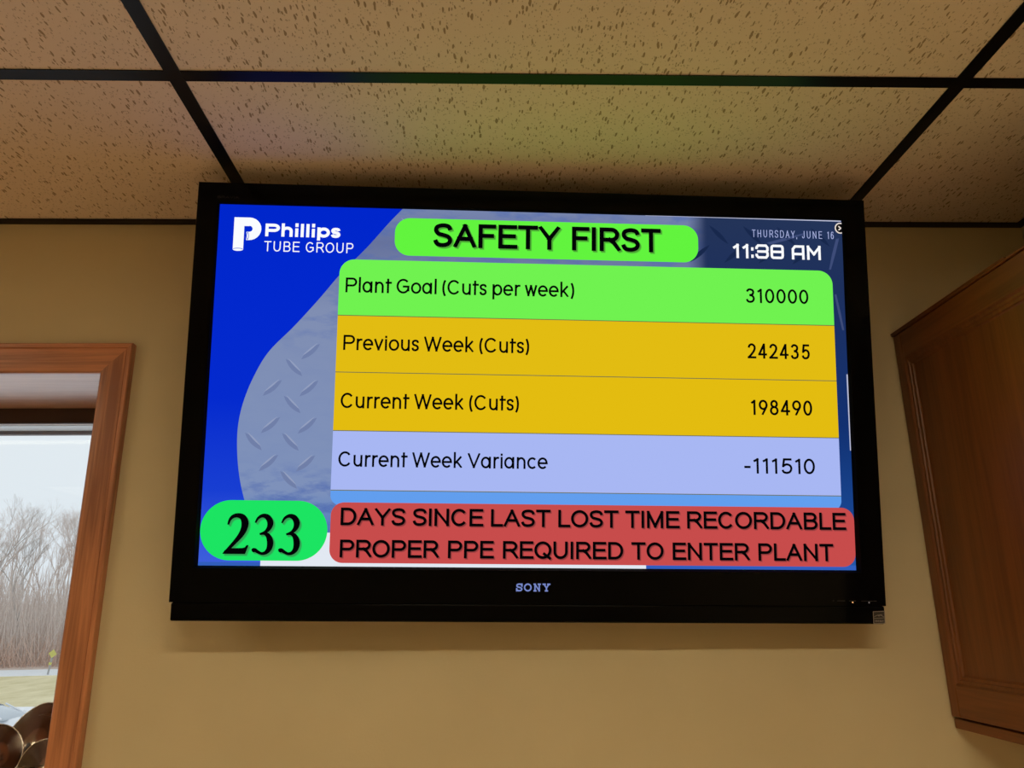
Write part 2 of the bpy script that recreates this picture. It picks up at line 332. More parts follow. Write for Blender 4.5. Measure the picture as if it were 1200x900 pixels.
def mbox(a, b):
    m_ = MB().box(a, b); i = len(mm.v); mm.v += [tuple(TVI @ Vector(v)) for v in m_.v]; mm.f += [tuple(k+i for k in f) for f in m_.f]
mbox((-0.22, 1.482, EYE+0.20), (0.38, 1.4995, EYE+0.24)); mbox((-0.22, 1.482, EYE+0.50), (0.38, 1.4995, EYE+0.54))
for x in (-0.14, 0.28): mbox((x, 1.40, EYE+0.16), (x+0.03, 1.484, EYE+0.58))
mm.build('wall_mount', M_black, tv)
scr = MB().box((-hx, 0.0, -hz), (hx, 0.010, hz)).build('screen', mat('screen_glass', (0.004, 0.004, 0.004), 0.3), tv)

# --- everything shown on the screen is laid out on a 1920 x 1080 raster, x right, y down
LAY = [0]
def S(X, Y, lay): return ((X/1920-0.5)*W0, -0.00018*lay - 0.0001, (0.5-Y/1080)*H0)
def flat(name, polys, m, lay, kind=None, label=None):
    v = []; f = []
    for p in polys:
        i = len(v); v += [S(x, y, lay) for x, y in p]; f.append(tuple(range(i, i+len(p))))
    o = mesh_obj(name, v, f, m, scr)
    if kind: o['kind'] = kind
    if label: o['label'] = label
    return o
def rrect(x0, y0, x1, y1, r, rs=None, n=10):
    rs = rs or (r, r, r, r); P = []          # tl tr br bl
    for (cx, cy, a0, q) in ((x0+rs[0], y0+rs[0], 180, rs[0]), (x1-rs[1], y0+rs[1], 270, rs[1]), (x1-rs[2], y1-rs[2], 0, rs[2]), (x0+rs[3], y1-rs[3], 90, rs[3])):
        if q == 0: P.append((cx, cy)); continue
        for k in range(n+1):
            a = math.radians(a0+90*k/n); P.append((cx+q*math.cos(a), cy+q*math.sin(a)))
    return P
def grad_emis(name, build):
    m = bpy.data.materials.new(name); m.use_nodes = True; nt = m.node_tree; nt.nodes.clear()
    e = nt.nodes.new('ShaderNodeEmission'); o = nt.nodes.new('ShaderNodeOutputMaterial'); nt.links.new(e.outputs[0], o.inputs[0])
    t = nt.nodes.new('ShaderNodeTexCoord'); s = nt.nodes.new('ShaderNodeSeparateXYZ'); nt.links.new(t.outputs['Object'], s.inputs[0])
    ux = nt.nodes.new('ShaderNodeMapRange'); ux.inputs[1].default_value = -hx; ux.inputs[2].default_value = hx; nt.links.new(s.outputs[0], ux.inputs[0])
    uz = nt.nodes.new('ShaderNodeMapRange'); uz.inputs[1].default_value = hz; uz.inputs[2].default_value = -hz; nt.links.new(s.outputs[2], uz.inputs[0])
    col = build(m, ux.outputs[0], uz.outputs[0], t.outputs['Object']); nt.links.new(col, e.inputs[0]); return m
M_blue = grad_emis('shown_blue_field', lambda m, u, v, o: ramp(m, [(0.0, lin((0, 38, 203))), (0.55, lin((4, 42, 206))), (0.8, lin((24, 62, 210))), (1.0, lin((62, 96, 220)))], v).outputs[0])
def b_silver(m, u, v, o):
    base = ramp(m, [(0.0, lin((118, 132, 172))), (0.10, lin((102, 114, 156))), (0.3, lin((128, 142, 178))), (0.8, lin((126, 145, 186))), (0.87, lin((96, 130, 188))), (1.0, lin((72, 118, 184)))], v)
    mp_ = N(m, 'ShaderNodeMapping'); mp_.inputs['Scale'].default_value = (16, 16, 44); mp_.inputs['Rotation'].default_value = (0, 0.7, 0); L(m, o, mp_.inputs['Vector'])
    nz = N(m, 'ShaderNodeTexNoise', Scale=1.0, Detail=5.0, Roughness=0.6); L(m, mp_.outputs[0], nz.inputs['Vector'])
    blot = ramp(m, [(0.46, (0, 0, 0)), (0.62, (1, 1, 1))], nz.outputs[0])
    mk = ramp(m, [(0.0, (0.55,)*3), (0.34, (0.45,)*3), (0.42, (0.05,)*3), (0.72, (0.05,)*3), (0.80, (0.8,)*3), (1.0, (0.9,)*3)], v)
    mu = N(m, 'ShaderNodeMath', operation='MULTIPLY'); L(m, blot.outputs[0], mu.inputs[0]); L(m, mk.outputs[0], mu.inputs[1])
    mx_ = N(m, 'ShaderNodeMixRGB'); L(m, mu.outputs[0], mx_.inputs[0]); L(m, base.outputs[0], mx_.inputs[1]); mx_.inputs[2].default_value = lin((80, 106, 174))
    navy = ramp(m, [(0.0, lin((36, 52, 88))), (0.2, lin((30, 48, 92))), (0.6, lin((18, 48, 112))), (0.9, lin((26, 72, 148))), (1.0, lin((36, 90, 170)))], v)
    sw = ramp(m, [(0.745, (0, 0, 0)), (0.775, (1, 1, 1))], u)
    m2 = N(m, 'ShaderNodeMixRGB'); L(m, sw.outputs[0], m2.inputs[0]); L(m, mx_.outputs[0], m2.inputs[1]); L(m, navy.outputs[0], m2.inputs[2])
    return m2.outputs[0]
M_silver = grad_emis('shown_tread_plate', b_silver)
curve = [(551, 0), (509, 48), (447, 125), (373, 207), (310, 289), (240, 374), (169, 453), (128, 531), (102, 608), (91, 679), (93, 754), (104, 829), (122, 895), (150, 975), (190, 1040), (215, 1074), (219, 1080)]
def cat(P, n=6):
    out = []
    for k in range(len(P)-1):
        p0 = P[max(k-1, 0)]; p1 = P[k]; p2 = P[k+1]; p3 = P[min(k+2, len(P)-1)]
        for j in range(n):
            t = j/n; out.append(tuple(0.5*(2*p1[i]+(p2[i]-p0[i])*t+(2*p0[i]-5*p1[i]+4*p2[i]-p3[i])*t*t+(3*p1[i]-p0[i]-3*p2[i]+p3[i])*t**3) for i in range(len(p1))))
    out.append(tuple(P[-1])); return out
def curve_x(Y):
    for a, b_ in zip(cc, cc[1:]):
        if a[1] <= Y <= b_[1]: return a[0]+(b_[0]-a[0])*(Y-a[1])/max(b_[1]-a[1], 1e-6)
    return 0
cc = cat(curve)
flat('blue_field', [[(0, 0)] + cc + [(0, 1080)]], M_blue, 0)
flat('plate_field', [cc + [(1920, 1080), (1920, 0)]], M_silver, 0)
# tread lugs of the plate
random.seed(7)
def lens(cx, cy, ln, wd, ang, n=6):
    a = math.radians(ang); P = []
    for k in range(n): t = -1+2*k/n; P.append((t*ln, wd*(1-t*t)))
    for k in range(n): t = 1-2*k/n; P.append((t*ln, -wd*(1-t*t)))
    return [(cx+x*math.cos(a)-y*math.sin(a), cy+x*math.sin(a)+y*math.cos(a)) for x, y in P]
dk, hi, nvy = [], [], []
for r_ in range(-1, 10):
    for c_ in range(-1, 20):
        for (ox, oy, an) in ((0, 0, 45), (-60, 62, -42)):
            cx, cy = 138+107*c_+ox, 500+111*(r_-4)+oy
            if cy > 880 or cy < 20 or cx > 1885: continue
            if cx < curve_x(max(cy-30, 0))+34 or cx < curve_x(min(cy+30, 1070))+34: continue
            if 366 < cx+20 and cx < 1884 and cy > 150: continue
            if cx > 1460: nvy.append(lens(cx, cy, 42, 7, an)); continue
            dk.append(lens(cx, cy, 36, 9, an)); hi.append(lens(cx+(2 if an > 0 else -2), cy-7, 30, 2.5, an))
flat('tread_lugs', dk, emis('shown_lug_shade', (112, 127, 168)), 1, 'stuff')
flat('tread_highlights', hi, emis('shown_lug_glint', (146, 158, 190)), 2, 'stuff')
flat('dark_tread_lugs', nvy, emis('shown_navy_lug', (24, 40, 76)), 1, 'stuff')
M_streak = emis('shown_streak', (62, 76, 120)); M_fb = emis('shown_footer_blue', (50, 94, 188))
for P in (cat([(1680, 78), (1740, 60), (1800, 44)], 4) + [(1800, 48), (1745, 68), (1690, 84)], [(1900, 60), (1910, 58), (1896, 110), (1880, 160), (1874, 160), (1886, 108)], [(1888, 240), (1894, 238), (1906, 300), (1914, 352), (1908, 352), (1898, 300)]):
    flat('light_streak', [P], M_streak, 1)
flat('white_footer', [[(176, 1063), (290, 1063), (290, 984), (1292, 984), (1292, 1080), (176, 1080)]], emis('shown_white', (226, 232, 242), True), 1)
for P in ([(0, 1070), (176, 1070), (176, 1080), (0, 1080)], [(1292, 1066), (1920, 1066), (1920, 1080), (1292, 1080)]): flat('blue_footer', [P], M_fb, 1)
M_el = emis('shown_edge_white', (190, 194, 220))
for P in ([(1300, 0), (1918, 0), (1918, 3.5), (1300, 1)], [(1915, 490), (1919, 490), (1919, 724), (1916, 724)]): flat('edge_line', [P], M_el, 2)
# board rows
rows = [(164, 338, (112, 242, 80)), (338, 511, (226, 188, 18)), (511, 686, (227, 188, 16)), (686, 861, (168, 183, 243)), (861, 900, (98, 158, 238))]
for k, (a, b_, c_) in enumerate(rows):
    rs = (44, 44, 0, 0) if k == 0 else (0, 0, 0, 0)
    if k == 4: rs = (0, 0, 30, 30)
    flat('board_row', [rrect(367.5, a, 1883, b_ if k < 4 else 905, 0, rs)], emis('shown_row_%s' % 'abcde'[k], c_, True), 3, label=['bright green row', 'yellow row for the previous week', 'yellow row for the current week', 'pale lavender row', 'sliver of a sky blue row'][k])
M_div = emis('shown_divider', (110, 112, 70))
for y in (338, 511, 686, 861): flat('row_divider', [[(367.5, y-1.2), (1883, y-1.2), (1883, y+1.2), (367.5, y+1.2)]], M_div, 4)
flat('title_banner', [rrect(530, 29, 1464, 148, 46)], emis('shown_banner_green', (98, 244, 62), True), 3)
flat('notice_banner', [rrect(371, 896, 1919, 1070, 38)], emis('shown_notice_red', (199, 76, 75), True), 5)
flat('day_count_badge', [rrect(1, 893, 363, 1065, 86, n=20)], emis('shown_badge_green', (28, 228, 98), True), 5)

# --- stroke lettering
def arc(cx, cy, rx, ry, a0, a1, n=None):
    n = n or max(4, int(abs(a1-a0)/15))
    return [(cx+rx*math.cos(math.radians(a0+(a1-a0)*k/n)), cy+ry*math.sin(math.radians(a0+(a1-a0)*k/n))) for k in range(n+1)]
XH = 0.74
sS = lambda w_, h_: cat([(w_*0.97, h_*0.76), (w_*0.86, h_*0.94), (w_*0.5, h_*1.0), (w_*0.13, h_*0.92), (w_*0.05, h_*0.74), (w_*0.2, h_*0.58), (w_*0.52, h_*0.51), (w_*0.85, h_*0.42), (w_*0.97, h_*0.24), (w_*0.84, h_*0.07), (w_*0.5, 0.0), (w_*0.14, h_*0.06), (0.0, h_*0.26)], 4)
G = {   # capitals in a plain grotesque
 'A': (0.92, [[(0, 0), (0.46, 1), (0.92, 0)], [(0.17, 0.34), (0.75, 0.34)]]),
 'B': (0.78, [[(0, 0), (0, 1), (0.45, 1)] + arc(0.45, 0.765, 0.27, 0.235, 90, -90) + [(0, 0.53)], [(0, 0.53), (0.45, 0.53)] + arc(0.47, 0.265, 0.31, 0.265, 90, -90) + [(0, 0)]]),
 'C': (0.94, [arc(0.47, 0.5, 0.46, 0.5, 38, 325, 24)]),
 'D': (0.86, [[(0, 0), (0, 1), (0.38, 1)] + arc(0.38, 0.5, 0.48, 0.5, 90, -90, 16) + [(0, 0)]]),
 'E': (0.74, [[(0.74, 1), (0, 1), (0, 0), (0.76, 0)], [(0, 0.53), (0.68, 0.53)]]),
 'F': (0.68, [[(0.68, 1), (0, 1), (0, 0)], [(0, 0.52), (0.58, 0.52)]]),
 'G': (0.98, [arc(0.49, 0.5, 0.48, 0.5, 42, 330, 24) + [(0.92, 0.18), (0.92, 0.47), (0.54, 0.47)]]),
 'H': (0.80, [[(0, 0), (0, 1)], [(0.8, 0), (0.8, 1)], [(0, 0.53), (0.8, 0.53)]]),
 'I': (0.0, [[(0, 0), (0, 1)]]),
 'J': (0.52, [[(0.52, 1), (0.52, 0.3)] + arc(0.26, 0.27, 0.26, 0.27, 0, -180)]),
 'L': (0.62, [[(0, 1), (0, 0), (0.64, 0)]]),
 'M': (0.94, [[(0, 0), (0, 1), (0.47, 0.04), (0.94, 1), (0.94, 0)]]),
 'N': (0.80, [[(0, 0), (0, 1), (0.8, 0), (0.8, 1)]]),
 'O': (1.0, [arc(0.5, 0.5, 0.5, 0.5, 0, 360, 28)]),
 'P': (0.78, [[(0, 0), (0, 1), (0.48, 1)] + arc(0.48, 0.73, 0.3, 0.27, 90, -90) + [(0, 0.46)]]),
 'Q': (1.0, [arc(0.5, 0.5, 0.5, 0.5, 0, 360, 28), [(0.60, 0.24), (0.98, -0.04)]]),
 'R': (0.84, [[(0, 0), (0, 1), (0.5, 1)] + arc(0.5, 0.74, 0.3, 0.26, 90, -90) + [(0, 0.48)], [(0.42, 0.48), (0.62, 0.34), (0.86, 0.0)]]),
 'S': (0.78, [sS(0.78, 1)]),
 'T': (0.80, [[(0, 1), (0.8, 1)], [(0.4, 1), (0.4, 0)]]),
 'U': (0.80, [[(0, 1), (0, 0.40)] + arc(0.4, 0.38, 0.4, 0.38, 180, 360, 14) + [(0.8, 1)]]),
 'V': (0.86, [[(0, 1), (0.43, 0), (0.86, 1)]]),
 'W': (1.28, [[(0, 1), (0.32, 0), (0.64, 1), (0.96, 0), (1.28, 1)]]),
 'Y': (0.86, [[(0, 1), (0.43, 0.44), (0.86, 1)], [(0.43, 0.44), (0.43, 0)]]),
 # round lower case
 'a': (0.66, [arc(0.31, 0.37, 0.32, 0.37, 0, 360, 20), [(0.66, 0), (0.66, XH)]]),
 'c': (0.62, [arc(0.34, 0.37, 0.34, 0.37, 45, 315, 18)]),
 'e': (0.68, [[(0.03, 0.37), (0.68, 0.37)] + arc(0.34, 0.37, 0.34, 0.37, 0, 318, 20)]),
 'h': (0.56, [[(0, 0), (0, 1.06)], [(0, 0.42)] + arc(0.28, 0.44, 0.28, 0.30, 170, 0, 8) + [(0.56, 0)]]),
 'i': (0.0, [[(0, 0), (0, XH)], [(0, 0.97), (0, 0.99)]]),
 'k': (0.52, [[(0, 0), (0, 1.06)], [(0.48, XH), (0.04, 0.28)], [(0.18, 0.40), (0.52, 0)]]),
 'l': (0.0, [[(0, 0), (0, 1.06)]]),
 'n': (0.56, [[(0, 0), (0, XH)], [(0, 0.42)] + arc(0.28, 0.44, 0.28, 0.30, 170, 0, 8) + [(0.56, 0)]]),
 'o': (0.70, [arc(0.35, 0.37, 0.35, 0.37, 0, 360, 22)]),
 'p': (0.66, [arc(0.34, 0.37, 0.32, 0.37, 0, 360, 20), [(0, -0.30), (0, XH)]]),
 'r': (0.28, [[(0, 0), (0, XH)], [(0, 0.40)] + arc(0.26, 0.44, 0.26, 0.30, 170, 82, 6)]),
 's': (0.46, [sS(0.46, XH)]),
 't': (0.34, [[(0.13, 0), (0.13, 0.98)], [(0, XH), (0.36, XH)]]),
 'u': (0.56, [[(0, XH), (0, 0.3)] + arc(0.28, 0.29, 0.28, 0.29, 180, 355, 8), [(0.56, 0), (0.56, XH)]]),
 'v': (0.58, [[(0, XH), (0.29, 0), (0.58, XH)]]),
 'w': (0.86, [[(0, XH), (0.21, 0), (0.43, XH), (0.65, 0), (0.86, XH)]]),
 '(': (0.18, [arc(0.62, 0.42, 0.62, 0.92, 138, 222, 10)]),
 ')': (0.18, [arc(-0.44, 0.42, 0.62, 0.92, 42, -42, 10)]),
 ',': (0.0, [[(0.0, 0.03), (-0.04, -0.16)]]), '-': (0.30, [[(0.02, 0.40), (0.30, 0.40)]]),
 ':': (0.0, [[(0, 0.08), (0, 0.10)], [(0, 0.56), (0, 0.58)]]),
 '0': (0.62, [arc(0.31, 0.5, 0.31, 0.5, 0, 360, 24)]),
 '1': (0.22, [[(0, 0.86), (0.20, 0.98), (0.20, 0)]]),
 '2': (0.62, [cat([(0.02, 0.74), (0.10, 0.92), (0.31, 1.0), (0.54, 0.90), (0.60, 0.70), (0.50, 0.48), (0.26, 0.22), (0.0, 0.0)], 4) + [(0.64, 0.0)]]),
 '3': (0.58, [cat([(0.02, 0.82), (0.12, 0.96), (0.30, 1.0), (0.50, 0.92), (0.55, 0.76), (0.46, 0.59), (0.22, 0.54)], 4), cat([(0.22, 0.54), (0.48, 0.48), (0.59, 0.28), (0.50, 0.07), (0.28, 0.0), (0.08, 0.06), (0.0, 0.22)], 4)]),
 '4': (0.66, [[(0.66, 0.24), (0.0, 0.24), (0.46, 1.0), (0.48, 1.0), (0.48, 0)]]),
 '5': (0.60, [[(0.56, 1), (0.12, 1), (0.05, 0.52)] + cat([(0.05, 0.50), (0.28, 0.63), (0.52, 0.54), (0.60, 0.32), (0.50, 0.08), (0.28, 0.0), (0.08, 0.06), (0.0, 0.22)], 4)]),
 '6': (0.62, [cat([(0.58, 0.82), (0.48, 0.97), (0.30, 1.0), (0.08, 0.82), (0.0, 0.45)], 4), arc(0.31, 0.31, 0.31, 0.31, 0, 360, 20)]),
 '8': (0.60, [arc(0.30, 0.77, 0.25, 0.23, 0, 360, 18), arc(0.30, 0.27, 0.30, 0.27, 0, 360, 20)]),
 '9': (0.62, [arc(0.31, 0.69, 0.31, 0.31, 0, 360, 20), [(0.62, 0.66), (0.60, 0.55), (0.26, 0.0)]]),
 'x': (0.6, [[(0, 0), (0.6, XH)], [(0, XH), (0.6, 0)]]),
}
def rbox(x0, y0, x1, y1, r):     # squared clock lettering
    return [(x0+r, y0), (x1-r, y0), (x1-r*.3, y0+r*.3), (x1, y0+r), (x1, y1-r), (x1-r*.3, y1-r*.3), (x1-r, y1), (x0+r, y1), (x0+r*.3, y1-r*.3), (x0, y1-r), (x0, y0+r), (x0+r*.3, y0+r*.3), (x0+r, y0)]
q = 0.16
G2 = {
 '1': (0.36, [[(0.02, 0.80), (0.34, 1.0), (0.34, 0)]]),
 ':': (0.0, [[(0, 0.05), (0, 0.12)], [(0, 0.66), (0, 0.73)]]),
 '3': (1.08, [[(0.0, 0.80), (0.0, 1-q), (q, 1), (1.08-q, 1), (1.08, 1-q), (1.08, 0.62), (0.98, 0.5), (1.08, 0.38), (1.08, q), (1.08-q, 0), (q, 0), (0.0, q), (0.0, 0.20)], [(0.18, 0.5), (0.98, 0.5)]]),
 '8': (1.08, [rbox(0, 0, 1.08, 1, q), [(0, 0.5), (1.08, 0.5)]]),
 'A': (1.02, [[(0, 0), (0, 1-1.4*q), (1.4*q, 1), (1.02, 1), (1.02, 0)], [(0, 0.36), (1.02, 0.36)]]),
 'M': (1.12, [[(0, 0), (0, 1), (0.56, 0.38), (1.12, 1), (1.12, 0)]]),
}
def stroke(pts, hw, ext=True):
    """list of quads and miters along a polyline; hw is a number or one half width per point"""
    if not isinstance(hw, list):              # cut sharp corners into separate strokes
        for k in range(1, len(pts)-1):
            a = (pts[k][0]-pts[k-1][0], pts[k][1]-pts[k-1][1]); b_ = (pts[k+1][0]-pts[k][0], pts[k+1][1]-pts[k][1])
            la, lb = math.hypot(*a), math.hypot(*b_)
            if la > 1e-5 and lb > 1e-5 and (a[0]*b_[0]+a[1]*b_[1])/(la*lb) < -0.15:
                return stroke(pts[:k+1], hw, ext) + stroke(pts[k:], hw, ext)
    P = [pts[0]]; H = [hw[0] if isinstance(hw, list) else hw]
    for k in range(1, len(pts)):
        if math.hypot(pts[k][0]-P[-1][0], pts[k][1]-P[-1][1]) > 1e-5: P.append(pts[k]); H.append(hw[k] if isinstance(hw, list) else hw)
    closed = len(P) > 6 and math.hypot(P[0][0]-P[-1][0], P[0][1]-P[-1][1]) < 1e-4
    D = []
    for a, b_ in zip(P, P[1:]):
        l = math.hypot(b_[0]-a[0], b_[1]-a[1]); D.append(((b_[0]-a[0])/l, (b_[1]-a[1])/l))
    if ext and not closed:
        for e, d, sgn in ((0, D[0], -1), (-1, D[-1], 1)):
            n_near = abs(d[0]) < 0.03 or abs(d[1]) < 0.03 or len(P) <= 3
            if n_near: P[e] = (P[e][0]+sgn*d[0]*H[e], P[e][1]+sgn*d[1]*H[e])
    Lf, Rt = [], []
    for k in range(len(P)):
        if closed and k in (0, len(P)-1): d1, d2 = D[-1], D[0]
        else: d1 = D[max(k-1, 0)]; d2 = D[min(k, len(D)-1)]
        nx, ny = -(d1[1]+d2[1]), d1[0]+d2[0]; l = math.hypot(nx, ny)
        if l < 0.2: nx, ny, l = -d1[1], d1[0], 1
        nx /= l; ny /= l; c_ = max(nx*-d1[1]+ny*d1[0], 0.38); o_ = H[k]/c_
        Lf.append((P[k][0]+nx*o_, P[k][1]+ny*o_)); Rt.append((P[k][0]-nx*o_, P[k][1]-ny*o_))
    return [[Lf[k], Rt[k], Rt[k+1], Lf[k+1]] for k in range(len(P)-1)]
def lettering(text, x0, x1, ytop, ybase, t, gap, space=0.5, font=G, slope=0.0):
    """polygons of a line of text filling x0..x1, capitals ytop..ybase; t = stroke thickness / cap height"""
    LB, RB_ = 'BDEFHIKLMNPRUhiklnpru15', 'HIJMNUahiklnu1'
    h = ybase-ytop; hw = t/2; fix = -gap; tot = 0; last = text[-1]
    for ch in text:
        if ch == ' ': fix += space
        else: fix += t+gap+(0.055 if ch in LB else 0)+(0.055 if ch in RB_ else 0); tot += font[ch][0]
    kx = ((x1-x0)/h-fix)/tot; X = 0; out = []
    for ch in text:
        if ch == ' ': X += space; continue
        wd, st = font[ch]
        if ch in LB: X += 0.055
        lo, hi_ = (-0.45, 1.2) if ch in 'p(),Q' else (0.0, 1.12 if ch in 'hikl' else 1.0)
        for s_ in st:
            c_ = [(X+hw+p[0]*kx, hw+p[1]*(1-t)) for p in s_]
            for pl in stroke(c_, hw):
                out.append([(x0+p[0]*h, ybase-min(max(p[1], lo), hi_)*h) for p in pl])
        X += wd*kx+t+gap+(0.055 if ch in RB_ else 0)
    return out
M_ink = emis('shown_black', (3, 4, 6))
M_scrwhite = emis('shown_text_white', (250, 252, 255))
def text(s_, box, t, gap, m, lay, shadow=None, **kw):
    P = lettering(s_, *box, t, gap, **kw)
    flat('lettering', P, m, lay)
    if shadow:
        for k, (d, col) in enumerate(shadow):
            flat('lettering_shade', [[(x+d, y+d) for x, y in p] for p in P], emis('shown_shade', col), lay-2+k)
text('SAFETY FIRST', (646, 1347, 43, 119), 0.175, 0.035, M_ink, 8, [(5.5, (88, 205, 58)), (3.5, (76, 160, 52))], space=0.40)
text('DAYS SINCE LAST LOST TIME RECORDABLE', (397, 1893, 911, 962), 0.160, 0.05, M_ink, 8, [(4, (176, 70, 70)), (2.5, (140, 58, 58))], space=0.34)
text('PROPER PPE REQUIRED TO ENTER PLANT', (398, 1852, 1003, 1054), 0.160, 0.05, M_ink, 8, [(4, (176, 70, 70)), (2.5, (140, 58, 58))], space=0.42)
text('Plant Goal (Cuts per week)', (385, 1079, 221, 267), 0.135, 0.055, M_ink, 5, space=0.26)
text('Previous Week (Cuts)', (385, 943, 398, 444), 0.135, 0.055, M_ink, 5, space=0.26)
text('Current Week (Cuts)', (386, 914, 573, 619), 0.135, 0.055, M_ink, 5, space=0.26)
text('Current Week Variance', (386, 1001, 747, 792), 0.135, 0.055, M_ink, 5, space=0.26)
for s_, a, b_, y0, y1 in (('310000', 1609, 1805, 226, 272), ('242435', 1610, 1803, 399, 446), ('198490', 1614, 1804, 573, 620), ('-111510', 1590, 1806, 750, 797)):
    text(s_, (a, b_, y0, y1), 0.14, 0.14, M_ink, 5)
text('THURSDAY, JUNE 16', (1634, 1893, 37, 61), 0.09, 0.20, emis('shown_date', (168, 178, 226)), 3, space=0.45)
text('11:38 AM', (1570, 1852, 84, 130), 0.17, 0.12, M_scrwhite, 3, font=G2, space=0.42)
G3 = dict(G); G3['i'] = (0.0, [[(0, 0), (0, 0.58)], [(0, 1.03), (0, 1.10)]])
text('Phillips', (138, 366, 58, 98), 0.235, 0.07, M_scrwhite, 3, font=G3)
text('TUBE GROUP', (139, 406, 113, 145), 0.105, 0.16, M_scrwhite, 3, space=0.42)
# the bent tube of the logo
tube = [(61, 146), (62, 53), (64, 51)]
lp = stroke([(61.5, 141), (61.5, 56)], 15.5, False) + stroke([(46, 54), (92, 54)], 13.5, False)
lp += stroke([(88, 54)] + [(92+23*math.cos(a), 76-0+22.5*math.sin(a)) for a in [math.radians(-90+15*k) for k in range(13)]] + [(84, 98.5)], 13.0, False)
lp = [[(x, min(y, 146)) for x, y in p] for p in lp]
lp.append([(61.5+15.5*math.cos(a), 141+5*math.sin(a)) for a in [math.radians(20*k) for k in range(18)]])
flat('tube_emblem', lp, M_scrwhite, 3)
flat('tube_emblem_rim', stroke([(61.5+14*math.cos(a), 140.5+3*math.sin(a)) for a in [math.radians(180+20*k) for k in range(10)]], 0.9, False) + stroke([(88+3*math.cos(a), 98.5+11*math.sin(a)) for a in [math.radians(20*k) for k in range(19)]], 0.9, False), emis('shown_rim_blue', (40, 80, 210)), 4)
# day count in a sloping serif
def C3(p): return ((p[0]/7.0588+230), (p[1]/7.0588+570))
TWO = [(256, 308, 8), (270, 268, 12), (298, 244, 16), (335, 238, 19), (374, 252, 25), (394, 292, 30), (388, 340, 27), (362, 388, 22), (322, 434, 17), (280, 478, 14), (240, 516, 10)]
THREE = [(480, 292, 7), (502, 256, 11), (540, 238, 16), (580, 250, 23), (603, 288, 26), (596, 328, 21), (566, 360, 13), (520, 378, 8)]
THREEB = [(520, 377, 9), (560, 372, 13), (592, 392, 21), (610, 436, 27), (604, 484, 23), (578, 514, 16), (544, 522, 12), (512, 510, 13), (490, 498, 16), (474, 498, 18), (462, 502, 10)]
FX0, FX1, FY0, FY1 = 70, 288, 930, 1048       # box on the raster
def digits():
    out = []
    def put(pts, dx):
        P = [((x+dx-222)/(855-222)*(286-68)+68, (y-220)/(533-220)*(1049-930)+930, w_*0.345) for x, y, w_ in cat(pts, 5)]
        out.extend(stroke([(a, b_) for a, b_, _ in P], [c_ for _, _, c_ in P], False))
    put(TWO, 0)
    for dx in (0, 219): put(THREE, dx); put(THREEB, dx)
    f = lambda x, y: ((x-222)/(855-222)*(286-68)+68, (y-220)/(533-220)*(1049-930)+930)
    out.append([f(222, 524), f(238, 500), f(290, 484), f(385, 482), f(404, 476), f(416, 460), f(434, 460), f(408, 527), f(224, 527)])
    return out
DG = digits()
flat('day_count', DG, M_ink, 8)
flat('day_count_shade', [[(x+6, y+6) for x, y in p] for p in DG], emis('shown_shade_soft', (36, 196, 90)), 6)
flat('day_count_shade', [[(x+4, y+4) for x, y in p] for p in DG], emis('shown_shade_mid', (52, 160, 84)), 7)
# closing cross half cut off at the right edge
cm = [(1915+17*math.cos(a), 25+17*math.sin(a)) for a in [math.radians(10*k) for k in range(37)]]
clip = lambda P: [(min(x, 1919.5), y) for x, y in P]
flat('close_button', [clip(cm)], emis('shown_button_black', (12, 10, 10)), 3)
flat('close_ring', [clip(p) for p in stroke([(1915+16*math.cos(a), 25+16*math.sin(a)) for a in [math.radians(10*k) for k in range(37)]], 2, False)] + [clip(p) for p in stroke([(1909, 19), (1917, 25), (1909, 31)], 2, False)], emis('shown_ring', (228, 216, 208)), 4)

# --- print on the bezel
def bprint(name, polys, m, par=tv, dy=-0.0006):
    v = []; f = []
    for p in polys:
        i = len(v); v += [(x, fy(max(z, -0.3804))+dy-(0.0008 if z < -0.381 else 0), z) for x, z in p]; f.append(tuple(range(i, i+len(p))))
    return mesh_obj(name, v, f, m, par)
GS = {'S': (1.0, [sS(1.0, 1), [(1.0, 1), (1.0, 0.7)], [(0, 0), (0, 0.3)]]), 'O': (1.25, [arc(0.62, 0.5, 0.62, 0.5, 0, 360, 24)]),
      'N': (1.15, [[(0.16, 0), (0.16, 1), (0.98, 0), (0.98, 1)], [(0, 0), (0.34, 0)], [(0, 1), (0.2, 1)], [(0.8, 1), (1.15, 1)]]),
      'Y': (1.25, [[(0.16, 1), (0.62, 0.45), (1.08, 1)], [(0.62, 0.45), (0.62, 0)], [(0, 1), (0.36, 1)], [(0.88, 1), (1.25, 1)], [(0.44, 0), (0.8, 0)]])}
M_brand = emis('lit_maker_name', (118, 134, 196)); M_faint = mat('faint_print', (0.035, 0.033, 0.033), 0.5)
def bl(s_, x0, x1, z1, z0, t, gap, m, font=G): bprint('lettering', [[(x, -y) for x, y in p] for p in lettering(s_, x0, x1, -z1, -z0, t, gap, font=font)], m)
bl('SONY', -0.0300, 0.0292, -0.3457, -0.3592, 0.18, 0.16, M_brand, GS)
bl('BRAVIA', -0.5786, -0.5402, 0.3350, 0.3305, 0.16, 0.2, M_faint)
bprint('button_mark', [[(x-0.0015*k_, z), (x+0.0015*k_, z), (x+0.0015*k_, z-0.0011), (x-0.0015*k_, z-0.0011)] for x, z, k_ in ((0.524, -0.3712, 1), (0.5345, -0.3712, 2.5), (0.541, -0.3712, 2.5), (0.556, -0.3712, 2.5), (0.561, -0.3712, 2), (0.578, -0.3714, 3), (0.588, -0.3714, 4), (0.598, -0.3712, 2))], M_faint)
